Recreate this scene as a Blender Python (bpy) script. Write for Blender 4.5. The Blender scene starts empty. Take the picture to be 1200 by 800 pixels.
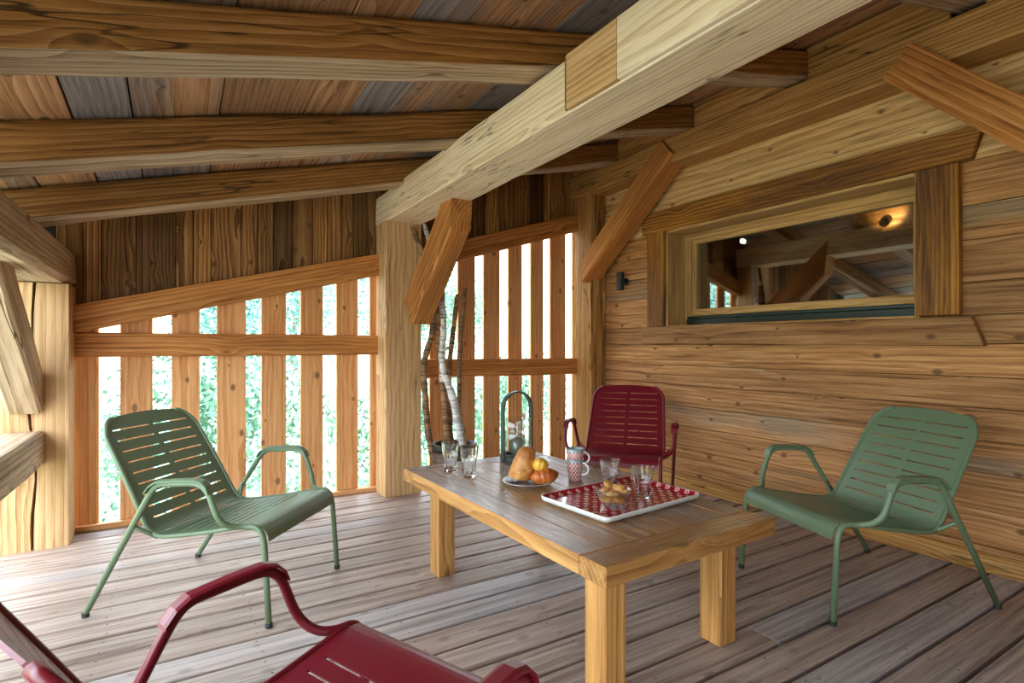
import bpy, bmesh, math, random
from mathutils import Vector, Matrix, noise as mnoise

S = bpy.context.scene
COL = S.collection
R = math.radians

# ------------------------------------------------------------------ camera
cam_d = bpy.data.cameras.new('camera')
cam = bpy.data.objects.new('camera', cam_d)
COL.objects.link(cam)
cam.location = (0, 0, 1.15)
cam.rotation_euler = (R(90), 0, R(-31.5))
cam_d.sensor_width = 36
cam_d.lens = 36 * 644 / 1200
cam_d.shift_y = 5 / 1200
cam_d.clip_start = 0.02
S.camera = cam

# ------------------------------------------------------------------ world, sun, exposure
SKY_STRENGTH = 1.0
SUN_STRENGTH = 2.0
S.view_settings.view_transform = 'Standard'
S.view_settings.look = 'None'
S.view_settings.gamma = 1
S.view_settings.use_curve_mapping = False
S.view_settings.exposure = 3.42
w = bpy.data.worlds.new('sky')
S.world = w
w.use_nodes = True
bgn = w.node_tree.nodes['Background']
bgn.inputs[0].default_value = (0.76, 0.88, 1.0, 1)
bgn.inputs[1].default_value = SKY_STRENGTH
sun_d = bpy.data.lights.new('sun', 'SUN')
sun_d.energy = SUN_STRENGTH
sun_d.angle = R(1.0)
sun_d.color = (1.0, 0.96, 0.90)
sun = bpy.data.objects.new('sun', sun_d)
COL.objects.link(sun)
sun.location = (20, -14, 30)
sun.rotation_euler = Vector((0.50, -0.40, 0.85)).to_track_quat('Z', 'Y').to_euler()

# ------------------------------------------------------------------ node helpers
class NT:
    def __init__(self, name):
        self.m = bpy.data.materials.new(name)
        self.m.use_nodes = True
        self.t = self.m.node_tree
        self.b = self.t.nodes['Principled BSDF']
    def n(self, typ, **kw):
        x = self.t.nodes.new(typ)
        for k, v in kw.items():
            setattr(x, k, v)
        return x
    def put(self, sock, v):
        if hasattr(v, 'is_output') or isinstance(v, bpy.types.NodeSocket):
            self.t.links.new(v, sock)
        else:
            sock.default_value = v
    def math(self, op, a, b=0.0, c=0.0, clamp=False):
        x = self.n('ShaderNodeMath', operation=op)
        x.use_clamp = clamp
        self.put(x.inputs[0], a); self.put(x.inputs[1], b); self.put(x.inputs[2], c)
        return x.outputs[0]
    def vmath(self, op, a, b=(0, 0, 0)):
        x = self.n('ShaderNodeVectorMath', operation=op)
        self.put(x.inputs[0], a); self.put(x.inputs[1], b)
        return x.outputs[0]
    def comb(self, x, y, z):
        c = self.n('ShaderNodeCombineXYZ')
        self.put(c.inputs[0], x); self.put(c.inputs[1], y); self.put(c.inputs[2], z)
        return c.outputs[0]
    def sep(self, v):
        c = self.n('ShaderNodeSeparateXYZ'); self.put(c.inputs[0], v)
        return c.outputs
    def noise(self, v, scale=1.0, detail=2.0, rough=0.5):
        x = self.n('ShaderNodeTexNoise')
        self.put(x.inputs['Vector'], v)
        x.inputs['Scale'].default_value = scale
        x.inputs['Detail'].default_value = detail
        x.inputs['Roughness'].default_value = rough
        return x.outputs['Fac']
    def mapr(self, v, a, b, c=0.0, d=1.0):
        x = self.n('ShaderNodeMapRange')
        self.put(x.inputs[0], v)
        for i, q in enumerate((a, b, c, d)):
            self.put(x.inputs[i + 1], q)
        return x.outputs[0]
    def mix(self, f, a, b, mode='MIX'):
        x = self.n('ShaderNodeMix', data_type='RGBA', blend_type=mode)
        self.put(x.inputs[0], f)
        self.put(x.inputs[6], a if not isinstance(a, tuple) else (*a, 1))
        self.put(x.inputs[7], b if not isinstance(b, tuple) else (*b, 1))
        return x.outputs[2]
    def ramp(self, f, stops):
        x = self.n('ShaderNodeValToRGB')
        e = x.color_ramp.elements
        while len(e) < len(stops):
            e.new(0.5)
        for i, (p, c) in enumerate(stops):
            e[i].position = p; e[i].color = (*c, 1)
        self.put(x.inputs[0], f)
        return x.outputs[0]
    def bump(self, h, dist=0.002, strength=0.6):
        x = self.n('ShaderNodeBump')
        x.inputs['Strength'].default_value = strength
        x.inputs['Distance'].default_value = dist
        self.put(x.inputs['Height'], h)
        self.put(self.b.inputs['Normal'], x.outputs[0])

def srgb(r, g, b):
    f = lambda c: (c / 255 / 12.92) if c / 255 <= 0.04045 else ((c / 255 + 0.055) / 1.055) ** 2.4
    return (f(r), f(g), f(b))

def plain(name, col, rough=0.5, metal=0.0, spec=0.5):
    t = NT(name)
    t.b.inputs['Base Color'].default_value = (*col, 1)
    t.b.inputs['Roughness'].default_value = rough
    t.b.inputs['Metallic'].default_value = metal
    t.b.inputs['Specular IOR Level'].default_value = spec
    return t.m

def wood(name, light, mid, dark, ring=12.0, vmin=0.75, vmax=1.2, grey=None, grey_amt=0.0,
         crack=1.0, knot=1.0, rough=0.62, alt=None, alt_amt=0.0, ringw=0.5, bump=0.6, spec=0.3, blotch=0.35, thin=False, sat=1.3):
    """Timber with its grain along local X; every object draws its own pattern and tone."""
    def _s(c):
        L = 0.3 * c[0] + 0.59 * c[1] + 0.11 * c[2]
        return tuple(max(0.004, L + (q - L) * sat) for q in c)
    light, mid, dark = _s(light), _s(mid), _s(dark)
    t = NT(name)
    tc = t.n('ShaderNodeTexCoord').outputs['Object']
    rnd = t.n('ShaderNodeObjectInfo').outputs['Random']
    f = lambda k: t.math('FRACT', t.math('MULTIPLY', rnd, k))
    offx = t.math('MULTIPLY', rnd, 50.0)
    offy = t.math('MULTIPLY', t.math('SUBTRACT', f(7.31), 0.5), 0.34)
    offz = t.math('ADD', t.math('MULTIPLY', f(13.7), 0.14), 0.05)
    P = t.vmath('ADD', tc, t.comb(offx, offy, offz))
    # knots
    v = t.n('ShaderNodeTexVoronoi')
    t.put(v.inputs['Vector'], t.vmath('MULTIPLY', P, (2.7, 4.2, 4.2) if thin else (2.1, 4.2, 4.2)))
    v.inputs['Scale'].default_value = 1.0
    if thin: v.voronoi_dimensions = '2D'
    kr = t.n('ShaderNodeSeparateColor'); t.put(kr.inputs[0], v.outputs['Color'])
    kd = t.math('DIVIDE', v.outputs['Distance'], t.mapr(kr.outputs[0], 0, 1, 0.30, 1.0) if thin else 1.0)
    kfall = t.mapr(kd, 0.0, 0.42, 1.0, 0.0)
    kfall = t.math('MULTIPLY', kfall, kfall)
    wob = t.math('SUBTRACT', t.noise(t.vmath('MULTIPLY', P, (1.3, 5, 5)), 1.0, 3), 0.5)
    s = t.sep(P)
    qy = t.math('ADD', s[1], t.math('ADD', t.math('MULTIPLY', wob, 0.07), t.math('MULTIPLY', kfall, 0.026 if thin else 0.05)))
    Q = t.comb(t.math('MULTIPLY', s[0], 0.05), qy, t.math('ADD', s[2], t.math('MULTIPLY', wob, 0.04)))
    wv = t.n('ShaderNodeTexWave', wave_type='RINGS', rings_direction='X', wave_profile='SAW')
    t.put(wv.inputs['Vector'], Q)
    wv.inputs['Scale'].default_value = ring
    wv.inputs['Distortion'].default_value = 1.2
    wv.inputs['Detail'].default_value = 2
    wv.inputs['Detail Scale'].default_value = 1.0
    rings = wv.outputs['Fac']
    streak = t.noise(t.vmath('MULTIPLY', P, (1.3, 42, 42) if thin else (1.1, 30, 30)), 1.0, 6, 0.7)
    fine = t.noise(t.vmath('MULTIPLY', P, (5, 160, 160)), 1.0, 2, 0.5)
    big = t.noise(t.vmath('MULTIPLY', P, (0.9, 4.5, 4.5)), 1.0, 4, 0.6)
    g = t.math('ADD', t.math('MULTIPLY', rings, ringw), t.math('MULTIPLY', t.mapr(streak, 0.34, 0.66), 1.0 - ringw))
    g = t.math('ADD', g, t.math('MULTIPLY', t.math('SUBTRACT', fine, 0.5), 0.7), clamp=True)
    col = t.ramp(g, [(0.0, light), (0.5, mid), (1.0, dark)])
    if alt is not None:
        col = t.mix(t.math('MULTIPLY', t.mapr(big, 0.45, 0.68), alt_amt), col, alt)
    if grey is not None:
        pick = t.math('ADD', f(29.3), t.math('MULTIPLY', t.math('SUBTRACT', big, 0.5), 1.2))
        gm = t.mix(t.mapr(g, 0.1, 0.9), tuple(min(1, c * 1.25) for c in grey), tuple(c * 0.62 for c in grey))
        col = t.mix(t.math('MULTIPLY', t.mapr(pick, 1 - grey_amt - 0.15, 1 - grey_amt + 0.15), 0.85), col, gm)
    # tone per piece and blotches
    val = t.math('MULTIPLY', t.mapr(f(5.77), 0, 1, vmin, vmax), t.mapr(big, 0.25, 0.75, 1 + blotch * 0.5, 1 - blotch))
    col = t.mix(1.0, col, t.comb(val, val, val), 'MULTIPLY')
    # knots dark, checks
    km = t.mapr(t.math('ADD', kd, t.math('MULTIPLY', t.math('SUBTRACT', streak, 0.5), 0.10)), 0.045, 0.10, 1.0, 0.0)
    col = t.mix(t.math('MULTIPLY', km, 0.88 * knot), col, tuple(c * 0.28 for c in mid))
    cn = t.noise(t.vmath('MULTIPLY', P, (0.55, 9, 9)), 1.0, 3, 0.55)
    ca = t.math('ABSOLUTE', t.math('SUBTRACT', cn, 0.52))
    cmask = t.math('MULTIPLY', t.mapr(ca, 0.003, 0.010, 1.0, 0.0), t.mapr(t.noise(t.vmath('MULTIPLY', P, (1.1, 2, 2)), 1.0, 2), 0.5, 0.58))
    cmask = t.math('MULTIPLY', cmask, crack)
    col = t.mix(t.math('MULTIPLY', cmask, 0.9, clamp=True), col, tuple(c * 0.10 for c in mid))
    t.put(t.b.inputs['Base Color'], col)
    t.put(t.b.inputs['Roughness'], t.mapr(g, 0, 1, rough - 0.06, rough + 0.1))
    t.b.inputs['Specular IOR Level'].default_value = spec
    h = t.math('SUBTRACT', t.math('ADD', t.math('MULTIPLY', g, -0.35), t.math('MULTIPLY', big, 0.8)), t.math('MULTIPLY', cmask, 1.5))
    t.bump(h, 0.004, bump)
    return t.m

# ------------------------------------------------------------------ materials
M = {}
M['beam'] = wood('old_beam_wood', srgb(214, 178, 136), srgb(182, 140, 98), srgb(112, 78, 50), ring=15, vmin=0.85, vmax=1.1, crack=1.0)
M['rafter'] = wood('rafter_wood', srgb(190, 150, 112), srgb(152, 112, 76), srgb(82, 54, 34), ring=15, vmin=0.85, vmax=1.05)
M['pale'] = wood('pale_beam_wood', srgb(240, 224, 202), srgb(230, 208, 180), srgb(186, 154, 120), ring=13, vmin=0.97, vmax=1.05, crack=0.7, blotch=0.15, sat=1.12)
M['post'] = wood('post_wood', srgb(222, 190, 150), srgb(198, 160, 118), srgb(148, 108, 72), ring=13, vmin=0.97, vmax=1.06, crack=0.6, blotch=0.2, sat=1.12)
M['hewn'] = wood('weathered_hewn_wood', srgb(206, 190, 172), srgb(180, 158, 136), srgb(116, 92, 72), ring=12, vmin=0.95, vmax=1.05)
M['orange'] = wood('orange_brace_wood', srgb(218, 164, 116), srgb(190, 130, 84), srgb(124, 76, 46), ring=15, vmin=0.9, vmax=1.1, crack=0.5, sat=1.2)
M['slat'] = wood('larch_slat_wood', srgb(230, 184, 140), srgb(214, 160, 114), srgb(178, 120, 76), ring=14, vmin=0.92, vmax=1.06, crack=0.05, blotch=0.15, knot=1.0, thin=True, sat=1.14)
M['clad'] = wood('wall_board_wood', srgb(216, 174, 132), srgb(182, 134, 94), srgb(104, 70, 46), ring=13, vmin=0.72, vmax=1.12, grey=srgb(160, 142, 120), grey_amt=0.15, crack=0.35, ringw=0.36, thin=True, sat=1.18)
M['upper'] = wood('upper_board_wood', srgb(236, 208, 168), srgb(216, 180, 136), srgb(158, 118, 80), ring=11, vmin=0.95, vmax=1.08, crack=0.4, thin=True, sat=1.25, blotch=0.2)
M['back'] = wood('back_board_wood', srgb(212, 168, 118), srgb(166, 118, 76), srgb(78, 50, 30), ring=17, vmin=0.22, vmax=1.35, crack=0.3, ringw=0.62, thin=True, sat=1.15)
M['ceil'] = wood('ceiling_board_wood', srgb(210, 176, 150), srgb(184, 146, 118), srgb(124, 92, 72), ring=14, vmin=0.8, vmax=1.15, grey=srgb(136, 138, 146), grey_amt=0.5, crack=0.2, thin=True)
M['floor'] = wood('deck_board_wood', srgb(196, 178, 166), srgb(170, 148, 134), srgb(120, 98, 86), ring=13, vmin=0.9, vmax=1.08, grey=srgb(176, 168, 166), grey_amt=0.35, crack=0.2, rough=0.48, spec=0.45, ringw=0.3, blotch=0.2, thin=True, sat=1.0, knot=0.45)
M['table'] = wood('oak_table_wood', srgb(214, 166, 108), srgb(188, 136, 80), srgb(136, 92, 50), ring=16, vmin=0.95, vmax=1.05, crack=0.4, rough=0.45, sat=1.05)
M['tabletop'] = wood('table_top_wood', srgb(178, 144, 112), srgb(150, 116, 86), srgb(110, 82, 60), ring=16, vmin=0.88, vmax=1.08, crack=0.3, rough=0.27, spec=0.65, grey=srgb(146, 126, 112), grey_amt=0.3, blotch=0.15)
M['frame'] = wood('window_frame_wood', srgb(216, 182, 134), srgb(194, 154, 104), srgb(142, 104, 66), ring=16, vmin=0.92, vmax=1.05, crack=0.1, sat=1.12)
M['trimdark'] = wood('dark_trim_wood', srgb(190, 144, 96), srgb(140, 98, 60), srgb(64, 40, 24), ring=13, vmin=0.9, vmax=1.1, crack=0.4, alt=srgb(92, 58, 40), alt_amt=0.7)
M['shade'] = plain('dark_backing', srgb(34, 25, 19), 0.9)
M['roof'] = plain('roof_deck', srgb(90, 78, 66), 0.9)
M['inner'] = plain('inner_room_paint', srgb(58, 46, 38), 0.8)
M['green'] = plain('sage_green_paint', srgb(104, 124, 94), 0.36)
M['red'] = plain('wine_red_paint', srgb(116, 18, 34), 0.34)
M['rubber'] = plain('black_rubber', (0.02, 0.022, 0.02), 0.7)
M['darkgreen'] = plain('dark_green_metal', srgb(44, 62, 54), 0.4)
M['black'] = plain('black_lamp_metal', srgb(30, 38, 40), 0.4)
M['gasket'] = plain('dark_green_sash', srgb(24, 46, 42), 0.35)
M['white'] = plain('white_glaze', srgb(232, 232, 226), 0.25)
M['steel'] = plain('nail_steel', (0.05, 0.045, 0.04), 0.5, 0.8)
M['candle'] = plain('white_wax', srgb(236, 230, 222), 0.5)
M['plum'] = plain('plum_glaze', srgb(92, 36, 40), 0.25)

def glass_mat(name, col=(0.97, 0.99, 0.99), rough=0.0):
    t = NT(name)
    t.b.inputs['Base Color'].default_value = (*col, 1)
    t.b.inputs['Transmission Weight'].default_value = 1.0
    t.b.inputs['Roughness'].default_value = rough
    t.b.inputs['IOR'].default_value = 1.45
    return t.m
M['glass'] = glass_mat('clear_glass')
def pane_mat(name, tint, refl, edge=None):
    t = NT(name)
    out = t.t.nodes['Material Output']
    tr = t.n('ShaderNodeBsdfTransparent'); tr.inputs[0].default_value = tint
    gl = t.n('ShaderNodeBsdfGlossy'); gl.inputs['Roughness'].default_value = 0.0
    mx = t.n('ShaderNodeMixShader'); mx.inputs[0].default_value = refl
    if edge is not None:
        lw = t.n('ShaderNodeLayerWeight'); lw.inputs[0].default_value = 0.5
        t.put(mx.inputs[0], t.mapr(t.math('POWER', lw.outputs['Facing'], 2.2), 0, 1, refl, edge))
    t.t.links.new(tr.outputs[0], mx.inputs[1]); t.t.links.new(gl.outputs[0], mx.inputs[2])
    t.t.links.new(mx.outputs[0], out.inputs[0])
    return t.m
M['pane'] = pane_mat('window_glass', (0.8, 0.84, 0.82, 1), 0.38)
M['thin'] = pane_mat('thin_clear_glass', (0.95, 0.98, 0.97, 1), 0.07, 0.75)

def emit(name, col, st):
    t = NT(name)
    t.b.inputs['Emission Color'].default_value = (*col, 1)
    t.b.inputs['Emission Strength'].default_value = st
    return t.m
M['bulb'] = emit('lit_bulb', (1.0, 0.86, 0.6), 6.0)

def pastry_mat(name, a, b, c, sc=18):
    t = NT(name)
    tc = t.n('ShaderNodeTexCoord').outputs['Object']
    n = t.noise(tc, sc, 5, 0.65)
    z = t.sep(t.n('ShaderNodeTexCoord').outputs['Generated'])[2]
    k = t.math('ADD', t.math('MULTIPLY', z, 0.35), t.mapr(n, 0.3, 0.7, 0, 0.65), clamp=True)
    t.put(t.b.inputs['Base Color'], t.ramp(k, [(0.15, a), (0.5, b), (0.9, c)]))
    t.b.inputs['Roughness'].default_value = 0.45
    t.bump(t.noise(tc, sc * 4, 4), 0.003, 0.6)
    return t.m
M['brioche'] = pastry_mat('brioche_crust', srgb(226, 170, 98), srgb(196, 126, 58), srgb(128, 66, 28), 30)
M['madeleine'] = pastry_mat('madeleine_crumb', srgb(246, 206, 96), srgb(236, 180, 62), srgb(186, 104, 36), 22)
M['croissant'] = pastry_mat('croissant_crust', srgb(214, 132, 56), srgb(188, 98, 36), srgb(122, 56, 22), 26)
M['biscuit'] = pastry_mat('biscuit_crumb', srgb(226, 182, 112), srgb(206, 154, 86), srgb(166, 108, 52), 40)

def bark_mat(name, base, band, dark, white_amt):
    t = NT(name)
    tc = t.n('ShaderNodeTexCoord').outputs['Object']
    n1 = t.noise(t.vmath('MULTIPLY', tc, (6, 6, 60)), 1.0, 3, 0.6)
    n2 = t.noise(t.vmath('MULTIPLY', tc, (1.5, 1.5, 5.0)), 1.0, 2, 0.5)
    col = t.mix(t.mapr(n1, 0.42, 0.6), base, dark)
    col = t.mix(t.mapr(n2, 0.62 - white_amt, 0.64 - white_amt), col, band)
    col = t.mix(t.mapr(t.noise(t.vmath('MULTIPLY', tc, (10, 10, 40)), 1.0, 2), 0.62, 0.68), col, tuple(c * 0.3 for c in dark))
    t.put(t.b.inputs['Base Color'], col)
    t.b.inputs['Roughness'].default_value = 0.75
    t.bump(n1, 0.004, 0.7)
    return t.m
M['birch'] = bark_mat('white_birch_bark', srgb(236, 234, 230), srgb(224, 220, 214), srgb(176, 170, 164), 0.05)
M['bark'] = bark_mat('banded_brown_bark', srgb(168, 126, 84), srgb(220, 208, 196), srgb(98, 66, 44), 0.0)
M['bark2'] = bark_mat('brown_bark', srgb(146, 110, 72), srgb(160, 130, 96), srgb(86, 60, 40), 0.0)

def tray_mat():
    t = NT('red_flower_print')
    tc = t.n('ShaderNodeTexCoord').outputs['Object']
    def dots(off, r):
        p = t.vmath('ADD', t.vmath('MULTIPLY', tc, (19, 19, 0)), (off, off, 0))
        fr = t.vmath('SUBTRACT', t.vmath('FRACTION', p), (0.5, 0.5, 0))
        x = t.n('ShaderNodeVectorMath', operation='LENGTH'); t.put(x.inputs[0], fr)
        d = x.outputs['Value']
        return t.mapr(d, r, r + 0.05, 1.0, 0.0), t.mapr(d, 0.05, 0.09, 1.0, 0.0)
    a, a2 = dots(0.0, 0.20); b, b2 = dots(0.5, 0.13)
    m = t.math('MAXIMUM', a, b)
    col = t.mix(m, srgb(158, 16, 38), srgb(236, 186, 178))
    col = t.mix(a2, col, srgb(190, 60, 60))
    t.put(t.b.inputs['Base Color'], col)
    t.b.inputs['Roughness'].default_value = 0.12
    return t.m
M['trayred'] = tray_mat()

def mug_mat():
    t = NT('mug_lattice_print')
    tc = t.n('ShaderNodeTexCoord').outputs['Object']
    s = t.sep(tc)
    ang = t.math('ARCTAN2', s[1], s[0])
    u = t.math('MULTIPLY', ang, 14 / (2 * math.pi))
    v = t.math('MULTIPLY', s[2], 44.0)
    fu = t.math('ABSOLUTE', t.math('SUBTRACT', t.math('FRACT', u), 0.5))
    fv = t.math('ABSOLUTE', t.math('SUBTRACT', t.math('FRACT', v), 0.5))
    dd = t.math('ADD', fu, fv)
    lat = t.mapr(t.math('ABSOLUTE', t.math('SUBTRACT', dd, 0.5)), 0.10, 0.15, 1.0, 0.0)
    dot = t.mapr(dd, 0.10, 0.15, 1.0, 0.0)
    m = t.math('MAXIMUM', lat, dot)
    col = t.mix(m, srgb(156, 66, 66), srgb(232, 206, 196))
    band = t.math('GREATER_THAN', s[2], 0.094)
    col = t.mix(band, col, srgb(140, 156, 160))
    t.put(t.b.inputs['Base Color'], col)
    t.b.inputs['Roughness'].default_value = 0.25
    return t.m
M['mug'] = mug_mat()

def pot_mat():
    t = NT('woven_pot')
    tc = t.n('ShaderNodeTexCoord').outputs['Object']
    n = t.noise(t.vmath('MULTIPLY', tc, (8, 8, 40)), 1.0, 3)
    t.put(t.b.inputs['Base Color'], t.ramp(n, [(0.3, srgb(60, 50, 46)), (0.7, srgb(120, 96, 80))]))
    t.b.inputs['Roughness'].default_value = 0.6
    return t.m
M['pot'] = pot_mat()

def leaf_mat(name, a, b):
    t = NT(name)
    rnd = t.noise(t.n('ShaderNodeTexCoord').outputs['Object'], 3.0, 3)
    t.put(t.b.inputs['Base Color'], t.mix(t.mapr(rnd, 0.3, 0.7), a, b))
    t.b.inputs['Roughness'].default_value = 0.5
    t.b.inputs['Transmission Weight'].default_value = 0.0
    return t.m
M['leaf'] = leaf_mat('green_leaves', srgb(82, 128, 104), srgb(124, 166, 140))
M['leaf2'] = leaf_mat('blue_green_leaves', srgb(70, 124, 116), srgb(116, 166, 156))
M['trunk'] = plain('tree_bark', srgb(110, 92, 76), 0.9)
def lawn_mat():
    t = NT('lawn')
    n = t.noise(t.n('ShaderNodeTexCoord').outputs['Object'], 1.3, 6, 0.7)
    t.put(t.b.inputs['Base Color'], t.ramp(n, [(0.3, srgb(112, 122, 98)), (0.7, srgb(158, 160, 142))]))
    t.b.inputs['Roughness'].default_value = 0.9
    return t.m
M['lawn'] = lawn_mat()
M['rock'] = plain('grey_rock', srgb(150, 150, 152), 0.9)

# ------------------------------------------------------------------ mesh helpers
def link(name, me, mat=None, parent=None, Mx=None, smooth=False):
    o = bpy.data.objects.new(name, me)
    COL.objects.link(o)
    if mat is not None and not me.materials:
        me.materials.append(mat)
    if smooth:
        for p in me.polygons: p.use_smooth = True
    put(o, parent, Mx)
    return o

def put(o, parent=None, Mx=None):
    Mx = Mx if Mx is not None else Matrix()
    if parent is not None:
        o.parent = parent
        q = parent; W = Matrix()
        while q is not None:
            W = q.matrix_basis @ W
            q = q.parent
        o.matrix_basis = W.inverted() @ Mx
    else:
        o.matrix_basis = Mx

def lput(o, parent, Lx):
    o.parent = parent
    o.matrix_basis = Lx

def empty(name, loc=(0, 0, 0), rz=0.0):
    o = bpy.data.objects.new(name, None)
    o.empty_display_size = 0.1
    COL.objects.link(o)
    o.matrix_basis = Matrix.Translation(loc) @ Matrix.Rotation(rz, 4, 'Z')
    return o

def tag(o, label, cat, group=None):
    o['label'] = label; o['category'] = cat
    if group: o['group'] = group
    return o

def struct(o):
    o['kind'] = 'structure'
    return o

def frame(origin, xa, ya):
    x = Vector(xa).normalized()
    y = Vector(ya); y = (y - x * y.dot(x)).normalized()
    z = x.cross(y)
    m = Matrix((x, y, z)).transposed().to_4x4()
    m.translation = origin
    return m

def mesh(name, vs, fs):
    me = bpy.data.meshes.new(name)
    me.from_pydata([tuple(v) for v in vs], [], fs)
    me.update()
    return me

def bm_mesh(bm, name):
    me = bpy.data.meshes.new(name)
    bm.normal_update()
    bm.to_mesh(me); bm.free()
    return me

def box_me(name, L, W, T, b=0.003):
    bm = bmesh.new()
    bmesh.ops.create_cube(bm, size=1.0)
    for v in bm.verts: v.co = Vector((v.co.x * L, v.co.y * W, v.co.z * T))
    if b > 0:
        bmesh.ops.bevel(bm, geom=list(bm.edges), offset=min(b, T * 0.4, W * 0.4), segments=1, affect='EDGES')
    return bm_mesh(bm, name)

def prism_me(name, poly, T, b=0.003):
    """poly in local XY (X = grain), extruded to thickness T about z=0."""
    bm = bmesh.new()
    lo = [bm.verts.new((x, y, -T / 2)) for x, y in poly]
    hi = [bm.verts.new((x, y, T / 2)) for x, y in poly]
    n = len(poly)
    bm.faces.new(hi); bm.faces.new(lo[::-1])
    for i in range(n):
        j = (i + 1) % n
        bm.faces.new((lo[i], lo[j], hi[j], hi[i]))
    bmesh.ops.recalc_face_normals(bm, faces=list(bm.faces))
    if b > 0:
        bmesh.ops.bevel(bm, geom=list(bm.edges), offset=b, segments=1, affect='EDGES')
    return bm_mesh(bm, name)

def hewn_me(name, L, W, H, seed=0, ch=0.014, rough=0.006, n=None, cut0=0.0, cut1=0.0):
    """A hand-hewn timber: eight-sided section wandering a little along its length.
    cut0/cut1 slide the end sections along X by cut*z (mitred ends)."""
    n = n or max(4, int(L / 0.16))
    rnd = random.Random(seed)
    off = rnd.random() * 100
    sec = [(-1, -1, 1, 0), (-1, -1, 0, 1), (-1, 1, 0, -1), (-1, 1, 1, 0), (1, 1, -1, 0), (1, 1, 0, -1), (1, -1, 0, 1), (1, -1, -1, 0)]
    vs, fs = [], []
    for i in range(n + 1):
        x = -L / 2 + L * i / n
        for k, (a, b, da, db) in enumerate(sec):
            c = ch * (0.55 + 0.9 * (mnoise.noise(Vector((x * 2.3, k // 2 * 5.1, off))) * 0.5 + 0.5))
            y = a * W / 2 + da * c
            z = b * H / 2 + db * c
            y += rough * mnoise.noise(Vector((x * 1.7, a * 3 + off, b)))
            z += rough * mnoise.noise(Vector((x * 1.7, b * 3 + off, 9 + a)))
            xx = x
            if i == 0: xx += cut0 * z
            if i == n: xx += cut1 * z
            vs.append((xx, y, z))
    for i in range(n):
        for k in range(8):
            a = i * 8 + k; b = i * 8 + (k + 1) % 8
            fs.append((a, a + 8, b + 8, b))
    fs.append(tuple(range(8)))
    fs.append(tuple(range(n * 8 + 7, n * 8 - 1, -1)))
    me = mesh(name, vs, fs)
    bm = bmesh.new(); bm.from_mesh(me)
    bmesh.ops.recalc_face_normals(bm, faces=list(bm.faces))
    bm.to_mesh(me); bm.free()
    return me

def beam(name, p0, p1, W, H, mat, side=(0, 1, 0), parent=None, seed=0, **kw):
    """W across `side`, H across the third axis."""
    p0, p1 = Vector(p0), Vector(p1)
    me = hewn_me(name, (p1 - p0).length, W, H, seed, **kw)
    return link(name, me, M[mat], parent, frame((p0 + p1) / 2, p1 - p0, side))

def tube_me(name, pts, rad, seg=10, caps=True, flat=None):
    """Sweep a circle (radius or list) along points."""
    pts = [Vector(p) for p in pts]
    n = len(pts)
    rr = rad if isinstance(rad, (list, tuple)) else [rad] * n
    vs, fs = [], []
    t0 = (pts[1] - pts[0]).normalized()
    up = Vector((0, 0, 1)) if abs(t0.z) < 0.9 else Vector((1, 0, 0))
    nrm = (up - t0 * up.dot(t0)).normalized()
    for i in range(n):
        if i == 0: t = pts[1] - pts[0]
        elif i == n - 1: t = pts[-1] - pts[-2]
        else: t = (pts[i + 1] - pts[i]).normalized() + (pts[i] - pts[i - 1]).normalized()
        t.normalize()
        nrm = (nrm - t * nrm.dot(t)).normalized()
        bn = t.cross(nrm)
        for k in range(seg):
            a = 2 * math.pi * k / seg
            vs.append(pts[i] + (nrm * math.cos(a) + bn * math.sin(a)) * rr[i])
    for i in range(n - 1):
        for k in range(seg):
            a = i * seg + k; b = i * seg + (k + 1) % seg
            fs.append((a, b, b + seg, a + seg))
    if caps:
        fs.append(tuple(range(seg - 1, -1, -1)))
        fs.append(tuple(range((n - 1) * seg, n * seg)))
    return mesh(name, vs, fs)

def rounded(pts, r=0.04, k=5):
    """Round the corners of a polyline."""
    pts = [Vector(p) for p in pts]
    out = [pts[0]]
    for i in range(1, len(pts) - 1):
        a, p, b = pts[i - 1], pts[i], pts[i + 1]
        rr = r[i] if isinstance(r, dict) and i in r else (r if not isinstance(r, dict) else 0.03)
        da = min(rr, (a - p).length * 0.49); db = min(rr, (b - p).length * 0.49)
        q0 = p + (a - p).normalized() * da; q1 = p + (b - p).normalized() * db
        for j in range(k + 1):
            t = j / k
            out.append(q0 * (1 - t) ** 2 + p * 2 * t * (1 - t) + q1 * t * t)
    out.append(pts[-1])
    return out

def lathe_me(name, prof, seg=32, facet=None):
    """Revolve (r, z) profile about Z; facet(z, ang) scales r."""
    vs, fs = [], []
    for r, z in prof:
        for k in range(seg):
            a = 2 * math.pi * k / seg
            q = r * (facet(r, z, a) if facet else 1.0)
            vs.append((q * math.cos(a), q * math.sin(a), z))
    for i in range(len(prof) - 1):
        for k in range(seg):
            a = i * seg + k; b = i * seg + (k + 1) % seg
            fs.append((a, b, b + seg, a + seg))
    me = mesh(name, vs, fs)
    bm = bmesh.new(); bm.from_mesh(me)
    bmesh.ops.remove_doubles(bm, verts=list(bm.verts), dist=1e-5)
    bmesh.ops.recalc_face_normals(bm, faces=list(bm.faces))
    bm.to_mesh(me); bm.free()
    return me

def copy_tree(o, parent=None):
    c = o.copy()
    COL.objects.link(c)
    c.parent = parent
    for ch in [x for x in bpy.data.objects if x.parent == o]:
        copy_tree(ch, c)
    return c

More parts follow.
